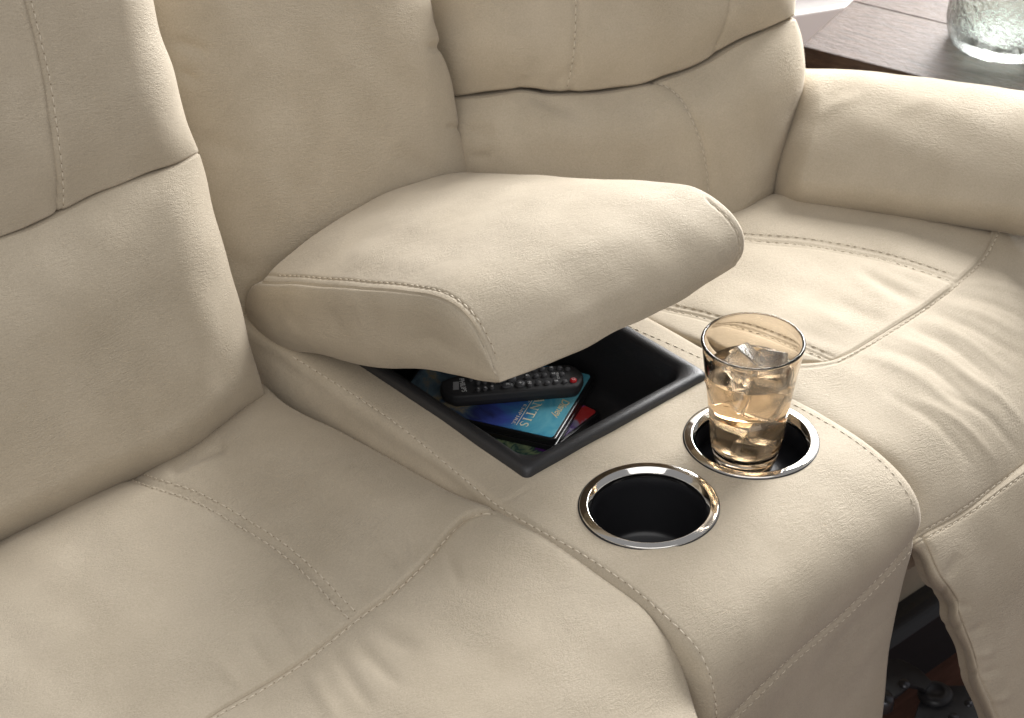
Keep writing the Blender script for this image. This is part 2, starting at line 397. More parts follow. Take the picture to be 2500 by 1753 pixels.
lr, b = panel('lumbar_cushion', sofa, NB, pR, nR, waistR, [(1000, 575), (1200, 570), (1450, 562), (1590, 552), (1640, 540), (1666, 518), (1700, 480), (1746, 437)],
      [(940, 222), (1000, 575)], [(1784, 38), (1797, 75), (1804, 120), (1806, 160), (1801, 200), (1789, 240), (1768, 315), (1752, 380), (1746, 437)],
      .05, (.12, .16, (-.35, .4), .12), nu=260, nv=180, fn=lambda S, T: -.06*np.exp(-(S/.13)**2), seams=[(waistR, ((.0028, 4),)), (s3, G2)],
      wr=[([(1180, 203), (1230, 230), (1300, 250)], -.003, 16), ([(1130, 215), (1160, 240)], .002, 14), ([(1040, 300), (1110, 290)], -.003, 20), ([(1050, 355), (1100, 350)], -.002, 12)], skirt='lrtb')
stitches(lr, b, s3, 5, r=.0005)
# right arm
ra, b = panel('armrest', sofa, NB, (.51, .361, .55), (-.78, -.22, .58), [(1778, 149), (1806, 153), (1913, 156), (2057, 173), (2177, 189), (2296, 203), (2450, 222)],
      [(1728, 458), (1760, 463), (2000, 492), (2240, 522), (2450, 552)], [(1778, 149), (1772, 240), (1750, 320), (1735, 385), (1728, 458)], [(2450, 222), (2450, 552)], .085, (.10, 0, .75, (.22, .35)), nu=200, nv=140,
      wr=[([(1830, 262), (1880, 232), (1930, 215)], .0014, 14), ([(1985, 268), (2050, 235), (2110, 218)], .0009, 16)], skirt='tlr', q=1.8)

# left seat
crossL = [(100, 1860), (220, 1790), (330, 1715), (400, 1655), (477, 1600), (560, 1552), (681, 1474), (803, 1376), (860, 1335), (918, 1284), (960, 1240), (1000, 1192), (1040, 1155), (1085, 1140), (1110, 1142)]
ySeam = [(270, 1055), (336, 1080), (438, 1114), (535, 1167), (633, 1230), (706, 1294), (760, 1350), (795, 1385)]
backL = [(-260, 1370), (0, 1205), (200, 1105), (330, 1045), (440, 975), (560, 880), (590, 862)]
fan = lambda a, l, amp, sg: ([a, (a[0]+l[0]*.5, a[1]+l[1]*.5+4), (a[0]+l[0], a[1]+l[1])], amp, sg)
sl, b = panel('seat_cushion', sofa, NB, (-.3, .41, .553), (0, .02, 1), backL, crossL, [(-260, 1370), (-200, 1650), (100, 1860)],
      [(590, 862), (640, 905), (760, 966), (850, 1014), (960, 1076), (1040, 1116), (1110, 1142)], .034, (0, (.10, .3), .1, (-.5, .6)), nu=260, nv=220, fn=lambda S, T: .025*S**3*T**3,
      seams=[(crossL, ((.0017, 3.2),)), (ySeam, ((.0022, 2.8), (.002, 18))), (offset_line(ySeam, 11), ST), (offset_line(ySeam, -11), ST), ([(395, 1045), (440, 1020), (490, 1000)], ((.006, 16),))],
      wr=[fan((665, 1470), (-70, -110), -.0022, 13), fan((700, 1445), (-40, -70), .0018, 11), fan((735, 1420), (-50, -110), -.0022, 12), fan((610, 1505), (-60, -90), -.0016, 13),
          fan((900, 1290), (-10, -60), -.0018, 10), fan((935, 1262), (-20, -70), -.0018, 10), fan((545, 1545), (-60, -70), .0015, 14), fan((820, 1350), (-10, -60), -.0016, 10)], skirt='rb')
stitches(sl, b, ySeam, 11); stitches(sl, b, ySeam, -11)
bx = b
fl, b = panel('seat_front_cushion', sofa, NB, (-.3, .10, .5592), (0, -.03, 1), crossL, [(200, 2350), (900, 2160), (1400, 2040), (1640, 1900)],
      [(100, 1860), (200, 2350)], [(1110, 1142), (1160, 1166), (1250, 1220), (1340, 1290), (1432, 1352), (1480, 1410), (1520, 1480), (1550, 1560), (1566, 1612), (1600, 1720), (1640, 1900)],
      .047, (0, (.05, .85), (-.5, .45), .2), nu=260, nv=240, fn=lambda S, T: .013*S**3*(1-T)**3-.042*S**4*(np.clip((T-.40)/.28, 0, 1)**2*(3-2*np.clip((T-.40)/.28, 0, 1))), seams=[(crossL, ((.0017, 3.2),)), (offset_line(crossL, 11), ST)],
      wr=[fan((830, 1400), (110, 60), -.0028, 20), fan((790, 1430), (110, 110), -.0028, 16), fan((745, 1460), (90, 130), -.0025, 16), fan((690, 1500), (70, 120), .0022, 18), fan((1000, 1230), (30, 80), -.002, 14)], skirt='rt')
stitches(fl, b, crossL[3:], 11)

# right seat
crossR = [(1720, 815), (1800, 812), (1866, 805), (1960, 755), (2060, 690), (2140, 630), (2200, 570), (2237, 503)]
sA = [(1640, 528), (1667, 531), (1777, 539), (1880, 554), (1983, 575), (2060, 598), (2142, 626)]
sB = [(1400, 664), (1469, 680), (1546, 698), (1608, 714), (1720, 745), (1818, 783), (1866, 804)]
sr, b = panel('seat_cushion', sofa, NB, (.4, .36, .55), (0, .11, 1), [(1280, 640), (1450, 560), (1580, 500), (1680, 450), (1748, 428)], crossR,
      [(1280, 640), (1400, 716), (1560, 782), (1720, 815)], [(1748, 428), (1900, 447), (2050, 470), (2237, 503)], .026, (.1, .06, .08, (-.5, .6)), nu=240, nv=220,
      seams=[(crossR, ((.0017, 3.2),)), (sA, ((.002, 2.8), (.0022, 18))), (offset_line(sA, 8), ST), (offset_line(sA, -8), ST), (sB, ((.002, 2.8), (.0022, 18))), (offset_line(sB, 8), ST), (offset_line(sB, -8), ST)],
      wr=[fan((2030, 690), (-120, -75), .00180, 16), fan((2080, 660), (-150, -70), .00180, 14), fan((1990, 720), (-120, -50), -.00180, 14), fan((2060, 672), (-130, -62), -.00180, 12), fan((1950, 745), (-130, -50), .00150, 16), fan((2120, 632), (-140, -40), .00120, 12), fan((1900, 775), (-120, -40), -.00120, 14)], skirt='b')
stitches(sr, b, sA, 8, r=.0005); stitches(sr, b, sA, -8, r=.0005); stitches(sr, b, sB, 8, r=.0005); stitches(sr, b, sB, -8, r=.0005)
footTop = [(2030, 1225), (2071, 1200), (2157, 1152), (2243, 1091), (2296, 1053), (2450, 940)]
W = []
def wk(pts, amp, sg): W.append((pts, amp*.52, sg*.8))
wk([(2150, 632), (2230, 640), (2330, 672)], .004, 13); wk([(2130, 655), (2220, 680), (2330, 730)], -.004, 12)
wk([(2110, 675), (2200, 705), (2300, 755)], .004, 13); wk([(2085, 695), (2180, 735), (2290, 800)], -.004, 12)
wk([(2060, 712), (2160, 760), (2270, 840)], .004, 13); wk([(2035, 728), (2130, 775), (2230, 850)], -.004, 12)
wk([(2000, 750), (2110, 800), (2220, 890)], .004, 14); wk([(1960, 772), (2080, 820), (2180, 905)], -.0035, 13)
wk([(1930, 792), (2050, 840), (2160, 930)], .003, 14); wk([(2150, 830), (2240, 890), (2300, 960)], .003, 12)
wk([(2120, 880), (2210, 930), (2280, 1010)], -.003, 12); wk([(2050, 890), (2150, 945), (2230, 1030)], .003, 13)
wk([(1990, 880), (2100, 950), (2180, 1040)], -.0025, 13)
fr_, b = panel('seat_front_cushion', sofa, NB, (.265, .064, .583), (.097, -.428, .899), crossR+[(2330, 514), (2450, 530)], footTop,
      [(1720, 815), (1770, 925), (1870, 1000), (1960, 1060), (2010, 1120), (2025, 1170), (2030, 1225)], [(2450, 530), (2460, 740), (2450, 940)],
      .042, ((.14, .5), 0, (-.5, .37), (-.5, .2)), nu=260, nv=230, fn=lambda S, T: .0135*np.sin(np.pi*S)*(1-T)**2+.02*S*T, seams=[(crossR, ((.0017, 3.2),)), (footTop, ((.0017, 3.2),)), (offset_line(crossR, 11), ST), (offset_line(footTop, -9), ST)], wr=W, skirt='tlbr')
stitches(fr_, b, crossR[2:], 11); stitches(fr_, b, footTop[1:], -9)
inner = [(2064, 1186), (2092, 1262), (2140, 1348), (2170, 1434), (2200, 1520), (2238, 1606), (2285, 1720)]
fp, b = panel('footrest_panel', sofa, NB, (.193, -.126, .5), (0, -1, .2), footTop, [(2255, 1760), (2350, 1740), (2450, 1720)],
      [(2030, 1225), (2058, 1240), (2084, 1305), (2125, 1354), (2129, 1392), (2161, 1462), (2178, 1533), (2212, 1612), (2255, 1760)], [(2450, 940), (2450, 1720)],
      .034, (.09, 0, (-.35, .25), 0), nu=220, nv=260, seams=[(footTop, ((.0017, 3.2),)), (inner, ((.0020, 2.8), (.0012, 9))), (offset_line(footTop, 9), ST)],
      wr=[fan((2140, 1350), (40, 10), -.002, 10), fan((2170, 1420), (40, -20), -.002, 10), fan((2185, 1470), (46, -12), .0018, 10), fan((2120, 1300), (30, -60), -.002, 14), fan((2200, 1510), (40, -12), -.0018, 9), fan((2225, 1570), (40, -14), .002, 10),
          fan((2160, 1400), (-30, 6), -.002, 7), fan((2200, 1500), (-30, 8), -.002, 7), fan((2130, 1320), (-36, 10), -.002, 7)], skirt='ltrb', sk=(.003, .006, .009, .011))
stitches(fp, b, footTop[1:], 9)

# ---- console body
Lp = [(.52, .6), (.417, .6), (.252, .602), (.10, .599), (-.009, .601), (-.078, .602), (-.122, .596), (-.155, .583), (-.173, .562), (-.18, .521), (-.178, .45), (-.175, .35), (-.174, .2), (-.174, .05)]
Rp = [(.52, .6), (.40, .6), (.255, .599), (.1, .602), (.013, .604), (-.05, .603), (-.095, .596), (-.124, .584), (-.139, .569), (-.145, .55), (-.142, .521), (-.135, .472), (-.128, .382), (-.13, .288), (-.13, .17), (-.13, .05)]
nvC = 420
tC = np.linspace(0, 1, nvC)
Lc = np.concatenate([np.full((nvC, 1), -.158), spline(Lp, tC)], 1); Rc = np.concatenate([np.full((nvC, 1), .155), spline(Rp, tC)], 1)
nuC = 190; s = np.linspace(0, 1, nuC)[None, :, None]
P = Lc[:, None]*(1-s)+Rc[:, None]*s
tang = np.gradient((Lc+Rc)/2, axis=0); nC = np.cross(np.array([1., 0, 0]), -tang); nC /= np.linalg.norm(nC, axis=1, keepdims=True)
if nC[5, 2] < 0: nC = -nC
P = P+nC[:, None]*(.004*(1-(2*s-1)**6))
so = np.linspace(0, 1, 46)[1:]
offL = spline([(0, 0), (-.004, -.002), (-.0065, -.006), (-.0070, -.011), (-.0085, -.017), (-.012, -.028), (-.013, -.05), (-.012, -.09), (-.012, -.2), (-.012, -.3)], so)
left = Lc[:, None]+np.array([1., 0, 0])*offL[None, :, 0:1]+nC[:, None]*offL[None, :, 1:2]
offR = spline([(0, 0), (.006, -.003), (.009, -.010), (.010, -.03), (.010, -.1), (.010, -.3)], so)
right = Rc[:, None]+np.array([1., 0, 0])*offR[None, :, 0:1]+nC[:, None]*offR[None, :, 1:2]
P = np.concatenate([left[:, ::-1], P, right], 1)
stL = [(600, 770), (651, 797), (740, 852), (882, 945), (1000, 1040), (1116, 1134), (1200, 1184), (1300, 1240), (1420, 1320), (1500, 1390), (1560, 1450), (1590, 1510), (1603, 1560), (1606, 1610), (1607, 1690)]
frontSeam = [(1560, 1680), (1641, 1610), (1770, 1485), (1899, 1374), (1985, 1288), (2049, 1215), (2062, 1195)]
P = carve(P, [(stL, ST), (offset_line(stL, 22), ((.003, 5),)), (frontSeam, ((.0018, 3), (.0015, 14))), ([(1116, 1134), (1140, 1120), (1187, 1095)], ((.0012, 3),))],
          [([(1330, 690+560), (1300, 1280)], 0.0, 10), ([(1980, 1330), (1900, 1420), (1820, 1530)], -.0015, 16), ([(2000, 1400), (1930, 1480), (1880, 1560)], .0015, 16), ([(700, 900), (840, 980), (980, 1080)], -.003, 16)], (.0004, .00005))
zb = .5790                            # foot of the tumbler
CUPS = [(-.0685, -.006), (.0755, .0015)]
BX0, BX1, BY0, BY1 = -.123, .121, .100, .462
def holes(c):
    m = (c[:, 0] > BX0+.008) & (c[:, 0] < BX1-.008) & (c[:, 1] > BY0+.008) & (c[:, 1] < BY1-.008) & (c[:, 2] > .55)
    for x, y in CUPS: m |= (np.hypot(c[:, 0]-x, c[:, 1]-y) < .0585) & (c[:, 2] > .55)
    return m
body, b = gridmesh('console_body', P, NB, sofa, holes); b_body = b
stitches(body, b, stL[1:], 0)
stitches(body, b, frontSeam, 7, r=.0004); stitches(body, b, frontSeam, -7, r=.0004)
stR = [(1400, 728), (1520, 780), (1660, 845), (1790, 913), (1900, 977), (1975, 1035), (2022, 1088), (2047, 1132), (2049, 1170)]
stitches(body, b, stR, 0, r=.0005)

# ---- storage tray set into the console
def rrect(x0, x1, y0, y1, r, n=8):
    out = []
    for cx_, cy_, a0 in ((x1-r, y0+r, -90), (x1-r, y1-r, 0), (x0+r, y1-r, 90), (x0+r, y0+r, 180)):
        for i in range(n+1):
            a = math.radians(a0+90*i/n); out.append((cx_+r*math.cos(a), cy_+r*math.sin(a)))
    return out
V, Fc = [], []
levels = [(0, .602, .007), (.0005, .608, .007), (.002, .6110, .009), (.005, .6128, .011), (.010, .6125, .014), (.0145, .610, .019), (.0165, .605, .024), (.0170, .585, .028), (.0174, .57, .030), (.0180, .535, .032), (.021, .525, .034), (.027, .5205, .038)]
for ins, z, r in levels: V += [(x, y, z) for x, y in rrect(BX0+ins, BX1-ins, BY0+ins, BY1-ins, r)]
m = len(V)//len(levels)
for j in range(len(levels)-1):
    for i in range(m): Fc.append((j*m+i, j*m+(i+1) % m, (j+1)*m+(i+1) % m, (j+1)*m+i))
Fc.append(tuple((len(levels)-1)*m+i for i in range(m)))
mesh('storage_tray', V, Fc, M['black_plastic'], sofa)

# ---- cup holders: each ring lies in the local plane of the padded top
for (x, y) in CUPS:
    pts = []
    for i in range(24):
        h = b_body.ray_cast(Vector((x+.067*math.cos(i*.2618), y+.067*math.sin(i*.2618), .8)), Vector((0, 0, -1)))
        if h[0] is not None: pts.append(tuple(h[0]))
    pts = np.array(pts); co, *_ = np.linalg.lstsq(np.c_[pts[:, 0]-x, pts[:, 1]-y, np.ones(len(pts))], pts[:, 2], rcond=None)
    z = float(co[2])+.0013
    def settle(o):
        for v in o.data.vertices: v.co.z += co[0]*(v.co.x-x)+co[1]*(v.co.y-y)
    ch = lathe('cup_holder', [(.0650, -.004), (.0648, -.0006), (.0636, -.0004), (.0600, -.0012), (.0560, -.004), (.0528, -.008), (.0522, -.020), (.0500, -.068), (.0465, -.074), (.0, -.075)], M['well_plastic'], sofa, (x, y, z), n=96); settle(ch)  # black lip outside the ring stands in for its thin shadow line
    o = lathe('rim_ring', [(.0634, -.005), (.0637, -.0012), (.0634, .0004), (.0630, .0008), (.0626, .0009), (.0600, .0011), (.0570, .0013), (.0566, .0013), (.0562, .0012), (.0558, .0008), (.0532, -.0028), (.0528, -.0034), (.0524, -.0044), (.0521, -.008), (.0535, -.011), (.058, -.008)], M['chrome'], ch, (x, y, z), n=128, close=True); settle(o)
    if x > 0:    # raised floor that the glass stands on
        lathe('liner_disc', [(.0515, -.004), (.0515, .0), (.0, .0)], M['well_plastic'], ch, (x, y, zb-.0004), n=64)
    if x < 0:    # loose disc in the bottom of the empty holder
        lathe('liner_disc', [(.041, .0), (.041, .0012), (.0, .0012)], M['rubber'], ch, (x-.004, y-.004, z-.0735))

# ---- lid, propped open
Lid_L = np.array([zx(u, v, -.15) for u, v in [(590, 632), (700, 637), (850, 648), (960, 660), (1020, 685), (1060, 725), (1090, 780), (1120, 858)]])
Lid_R = np.array([zx(u, v, .15) for u, v in [(1060, 388), (1250, 396), (1400, 405), (1500, 412), (1560, 425), (1600, 445), (1640, 480), (1665, 522), (1668, 565), (1650, 597)]])
nvl, nul = 260, 220
t = np.linspace(0, 1, nvl); sC = cluster(nul)[None, :, None]
A, Bc = spline(Lid_L, t), spline(Lid_R, t)
P = A[:, None]*(1-sC)+Bc[:, None]*sC
tang = np.gradient((A+Bc)/2, axis=0); nl = np.cross(tang, np.array([1., 0, 0])); nl /= np.linalg.norm(nl, axis=1, keepdims=True)
if nl[10, 2] < 0: nl = -nl
wS = (1-(2*sC-1)**2)*np.clip((.97-t)/.2, 0, 1)[:, None, None]
kr = np.exp(-.5*(np.arange(-50, 51)/20.)**2); kr /= kr.sum()
pad = np.concatenate([np.repeat(P[:1], 50, 0), P, np.repeat(P[-1:], 50, 0)], 0)
Ps = sum(kr[i]*pad[i:i+nvl] for i in range(101)); wS = wS*np.clip(t/.2, 0, 1)[:, None, None]
P = P*(1-wS)+Ps*wS
crown = .024*(1-(2*sC-1)**2)**.85*(np.clip(1.25-t, .25, 1)**.7)[:, None, None]
P = P+nl[:, None]*crown
Lcrv, Rcrv = P[:, 0].copy(), P[:, -1].copy()
rgt = np.concatenate([Rcrv[:, None]+np.array([1, 0, 0])*dx-nl[:, None]*dn for dx, dn in ((.004, .003), (.006, .010), (.007, .03), (.004, .06))], 1)
bk = P[:1]; P = np.concatenate([P, rgt], 1)
bk = [P[:1]+np.array([0, .004, -.006]), P[:1]+np.array([0, .010, -.02]), P[:1]+np.array([0, .012, -.05])]
P = np.concatenate(bk[::-1]+[P], 0)
ft = [P[-1:]+np.array([0, .006, -.004]), P[-1:]+np.array([0, .016, -.006]), P[-1:]+np.array([0, .04, -.008])]
P = np.concatenate([P]+ft, 0)
lseam = [(590, 630), (640, 630), (700, 634), (850, 645), (960, 658), (1020, 682), (1060, 721), (1090, 775), (1113, 836)]
lst = offset_line(lseam, -12)
rst = [(1585, 447), (1630, 487), (1655, 527), (1659, 565), (1645, 592)]
P = carve(P, [(lst[:-1], ST), (rst, ((.0012, 3),))],
          [([(1120, 400), (1300, 430), (1480, 440)], .0015, 26), ([(1150, 600), (1300, 560), (1450, 520)], .0012, 26), ([(760, 590), (800, 540), (870, 500)], -.0014, 18), ([(1180, 760), (1300, 700), (1420, 640)], .0014, 20)], (.0009, .00005))
lid, b = gridmesh('console_lid', P, NB, sofa)
stitches(lid, b, lst[1:-1], 0); stitches(lid, b, rst, 0, r=.0004)
bottomL = [(600, 772), (650, 786), (720, 796), (800, 815), (880, 826), (960, 829), (1020, 842), (1080, 855), (1120, 858)]
sf, b2 = panel('lid_side', lid, NB, (-.15, 0, 0), (-1, 0, .0), lseam, bottomL, [(590, 630), (562, 648), (550, 690), (566, 735), (600, 772)], [(1113, 836), (1117, 848), (1120, 858)],
      .013, (.10, (-.8, .3), (-.3, .08), .3), nu=200, nv=120, seams=[(offset_line(lseam, 4), ((.0016, 3.0),))], wr=[([(790, 670), (815, 720), (800, 770)], .002, 16), ([(740, 690), (760, 750)], -.002, 14), ([(640, 720), (670, 760)], .0015, 16), ([(900, 780), (960, 760), (1040, 800)], -.0015, 16)],
      skirt='lb', sk=(.004, .012, .03), skdir=(1, .05, .0))
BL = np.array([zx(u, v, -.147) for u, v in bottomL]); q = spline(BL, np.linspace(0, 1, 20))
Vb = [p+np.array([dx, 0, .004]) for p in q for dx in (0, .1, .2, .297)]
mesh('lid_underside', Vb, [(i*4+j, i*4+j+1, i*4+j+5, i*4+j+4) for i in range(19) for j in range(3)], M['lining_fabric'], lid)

# ---- recliner mechanism and lower base seen in the gap beside the footrest
CR = lambda x, y: ((2050+x*.2503)/K, (1350+y*.2503)/K)
def plate(name, pts, z, th, mat, parent, bev=.001):
    poly = [tuple(zz(*CR(x, y), z)[:2]) for x, y in pts]
    o = prism(name, poly, z-th, z, mat, parent); bevel_mod(o, bev); return o
p1, p2 = zy(*CR(560, 600), .10), zy(*CR(900, 320), .10)
zr = (p1[2]+p2[2])/2
V, Fc = [], []
prof = [(0, 0), (-.012, .004), (-.024, .001), (-.032, -.010), (-.034, -.05), (-.034, -.10), (.03, -.10), (.03, 0)]
for x in (.16, .95): V += [(x, .10+dy, zr+dz) for dy, dz in prof]
n_ = len(prof); Fc = [(i, (i+1) % n_, n_+(i+1) % n_, n_+i) for i in range(n_)]+[tuple(range(n_)), tuple(range(2*n_-1, n_-1, -1))]
rail = mesh('frame_rail', V, Fc, M['black_metal'], sofa, False); bevel_mod(rail, .006, 3)
pb = [zy(u, v, .115)[[0, 2]] for u, v in ((2015, 1225), (2110, 1225), (2110, 1300), (2015, 1385))]
boxo('base_panel', (.55, .12, zr+.10), (.80, .02, .21), NB, sofa, 0, .004)
boxo('outer_panel', (.70, .24, .31), (.02, .50, .56), NB, sofa, .0, .004)  # unseen side under the arm, added to keep window light out of the base
boxo('back_panel', (.05, .70, .45), (1.4, .02, .86), NB, sofa, 0, .004)  # unseen sofa back, added to stop light leaking in from behind
arm_ = plate('linkage_arm', [(360, 1560), (390, 1440), (440, 1150), (480, 1030), (590, 1030), (780, 1130), (900, 1250), (830, 1335), (760, 1305), (680, 1290), (600, 1360), (440, 1475)], .14, .005, M['black_metal'], sofa)
pl_ = plate('mounting_plate', [(800, 1400), (850, 1310), (900, 1280), (1030, 1273), (1060, 1290), (1290, 1290), (1460, 1700), (700, 1700), (760, 1500)], .125, .006, M['black_metal'], sofa)
c = zz(*CR(930, 1390), .125)
lathe('bolt', [(.020, 0), (.020, .004), (.017, .007), (.010, .008), (.009, .006), (0, .006)], M['black_metal'], pl_, tuple(c), 24)
for x, y in ((1265, 1465), (1110, 1600)):
    c = zz(*CR(x, y), .125); lathe('rivet', [(.006, 0), (.005, .002), (0, .002)], M['bolt_metal'], pl_, tuple(c), 12)
c = zz(*CR(425, 1440), .15); lathe('bolt', [(.012, -.01), (.012, .004), (.009, .007), (0, .008)], M['bolt_metal'], arm_, tuple(c), 20)
c = zz(*CR(630, 1280), .14); lathe('bolt', [(.007, 0), (.006, .003), (0, .004)], M['bolt_metal'], arm_, tuple(c), 16)

# ------------------------------------------------------------------ DVD cases, booklet and remote in the tray
def cover_mat(name, stops, scale, dist=1.2, rough=.22):
    nt = NT(name).set(Roughness=rough)
    tc = nt.n('ShaderNodeTexCoord'); nz = nt.n('ShaderNodeTexNoise', Scale=scale, Detail=6.0, Roughness=.6, Distortion=dist); nt.l(tc, 'Object', nz, 'Vector')
    sp = nt.n('ShaderNodeSeparateXYZ'); nt.l(tc, 'Object', sp, 0)
    a = nt.n('ShaderNodeMath', operation='MULTIPLY_ADD'); nt.l(sp, 'Y', a, 0); a.inputs[1].default_value = 5.3; nt.l(nz, 'Fac', a, 2)
    a2 = nt.n('ShaderNodeMath', operation='MULTIPLY'); nt.l(a, 0, a2, 0); a2.inputs[1].default_value = .95
    r = ramp(nt, stops); nt.l(a2, 0, r, 'Fac'); nt.l(r, 'Color', nt.b, 'Base Color'); M[name] = nt.m
# the first ramp runs from the foot of the cover to its head
cover_mat('sea_cover', [(.06, (.07, .10, .14)), (.18, (.16, .24, .30)), (.27, (.36, .30, .19)), (.34, (.08, .13, .20)), (.40, (.03, .04, .16)), (.55, (.05, .08, .36)), (.66, (.05, .17, .42)), (.78, (.08, .36, .52)), (.92, (.16, .48, .58))], 14, 1.0)
nt = NT('mixed_cover').set(Roughness=.22)
tc = nt.n('ShaderNodeTexCoord'); sp = nt.n('ShaderNodeSeparateXYZ'); nt.l(tc, 'Object', sp, 0)
nz = nt.n('ShaderNodeTexNoise', Scale=26.0, Detail=4.0, Distortion=2.6); nt.l(tc, 'Object', nz, 'Vector')
ma = nt.n('ShaderNodeMath', operation='MULTIPLY_ADD'); nt.l(sp, 'X', ma, 0); ma.inputs[1].default_value = 6.6; ma.inputs[2].default_value = .30
mb = nt.n('ShaderNodeMath', operation='MULTIPLY_ADD'); nt.l(nz, 'Fac', mb, 0); mb.inputs[1].default_value = .40; nt.l(ma, 0, mb, 2)
r = ramp(nt, [(.0, (.07, .05, .22)), (.10, (.10, .07, .28)), (.14, (.45, .03, .03)), (.30, (.50, .05, .05)), (.36, (.32, .30, .42)), (.45, (.07, .03, .18)), (.70, (.08, .02, .14)),
              (.74, (.03, .07, .06)), (.79, (.25, .32, .17)), (.84, (.04, .09, .08)), (.90, (.20, .30, .20)), (.97, (.04, .11, .11))])
nt.l(mb, 0, r, 'Fac'); nt.l(r, 'Color', nt.b, 'Base Color'); M['mixed_cover'] = nt.m
def dvd(label, corner, upd, cover, z1, w_=.1235, h_=.176, th=.0145):
    """corner: near head-end corner of the top face; upd: direction from foot to head"""
    Y = Vector((upd[0], upd[1], 0)).normalized(); X = Vector((Y.y, -Y.x, 0))   # X: reading direction
    cen = Vector((corner[0], corner[1], 0))-X*w_/2-Y*h_/2
    t_ = thing('dvd_case', label, 'dvd case', loc=(cen.x, cen.y, z1-th))
    t_.rotation_euler = (0, 0, math.atan2(X.y, X.x))
    pts = rrect(-w_/2, w_/2, -h_/2, h_/2, .004, 3)
    def part(name, o):
        o.parent = t_; o.location = (0, 0, 0); return o
    a_ = part('lower_shell', prism('lower_shell', pts, 0, th*.48, M['case_plastic'])); bevel_mod(a_, .001)
    b_ = part('upper_shell', prism('upper_shell', [(x*.994, y*.996) for x, y in pts], th*.50, th, M['case_plastic'])); bevel_mod(b_, .0012)
    c_ = part('cover_print', prism('cover_print', rrect(-w_/2+.004, w_/2-.003, -h_/2+.0035, h_/2-.0035, .004, 3), th, th+.0005, M[cover])) 
    return t_, X, Y
def c4(x, y): return ((550+x*.5226)/K, (600+y*.5226)/K)
def c5(x, y): return ((900+x*.26132)/K, (800+y*.26132)/K)
def c12(x, y): return ((1050+x*.19876)/K, (860+y*.19876)/K)
Z1, Z2 = .5530, .5380
a = zz(*c4(1540, 910), Z1); bb = zz(*c4(1730, 600), Z1); d1 = a-bb; updir = np.array([-d1[1], d1[0]])
dv, X, Y = dvd('dvd case with blue undersea cover and gold title, topmost under the remote', a[:2], updir, 'sea_cover', Z1)
# gold lettering: strokes with serifs
GL = {'A': ([((.0, 0), (.45, 1), .07), ((.45, 1), (.9, 0), .15), ((.2, .36), (.7, .36), .06)], .9, [(.0, 0), (.9, 0)]),
      'T': ([((.0, 1), (.9, 1), .09), ((.45, 0), (.45, 1), .15), ((.02, .8), (.02, 1), .05), ((.88, .8), (.88, 1), .05)], .9, [(.45, 0)]),
      'L': ([((.15, 0), (.15, 1), .15), ((.1, .03), (.75, .03), .08), ((.75, .0), (.77, .25), .05)], .8, [(.15, 1)]),
      'N': ([((.12, 0), (.12, 1), .07), ((.12, 1), (.88, 0), .15), ((.88, 0), (.88, 1), .07)], 1.0, [(.12, 0), (.88, 1), (.05, 1)]),
      'I': ([((.2, 0), (.2, 1), .15)], .4, [(.2, 0), (.2, 1)]),
      'E': ([((.15, 0), (.15, 1), .15), ((.1, .03), (.72, .03), .07), ((.1, .97), (.68, .97), .07), ((.15, .5), (.55, .5), .06), ((.72, 0), (.74, .22), .05), ((.68, .8), (.68, 1), .05)], .8, []),
      'M': ([((.1, 0), (.14, 1), .06), ((.14, 1), (.55, .05), .14), ((.55, .05), (.94, 1), .06), ((.94, 1), (1.0, 0), .14)], 1.12, [(.1, 0), (1.0, 0)]),
      'P': ([((.15, 0), (.15, 1), .15), ((.15, .97), (.5, .97), .07), ((.5, .97), (.7, .75), .13), ((.7, .75), (.5, .48), .13), ((.5, .48), (.15, .48), .07)], .75, [(.15, 0)]),
      'R': ([((.15, 0), (.15, 1), .15), ((.15, .97), (.5, .97), .07), ((.5, .97), (.68, .75), .13), ((.68, .75), (.5, .5), .13), ((.5, .5), (.15, .5), .07), ((.42, .5), (.85, 0), .14)], .88, [(.15, 0), (.85, 0)]),
      'O': ([((.05, .5), (.25, .95), .12), ((.25, .95), (.65, .95), .08), ((.65, .95), (.85, .5), .12), ((.85, .5), (.65, .05), .12), ((.65, .05), (.25, .05), .08), ((.25, .05), (.05, .5), .12)], .9, []),
      'H': ([((.15, 0), (.15, 1), .14), ((.8, 0), (.8, 1), .14), ((.15, .5), (.8, .5), .06)], .95, [(.15, 0), (.15, 1), (.8, 0), (.8, 1)]),
      'S': ([((.62, .80), (.58, .95), .05), ((.58, .93), (.35, 1.0), .08), ((.35, 1.0), (.12, .82), .11), ((.12, .82), (.2, .6), .14), ((.2, .6), (.52, .42), .15), ((.52, .42), (.6, .2), .14), ((.6, .2), (.36, .0), .10), ((.36, 0), (.08, .08), .08), ((.08, .04), (.05, .25), .05)], .72, [])}
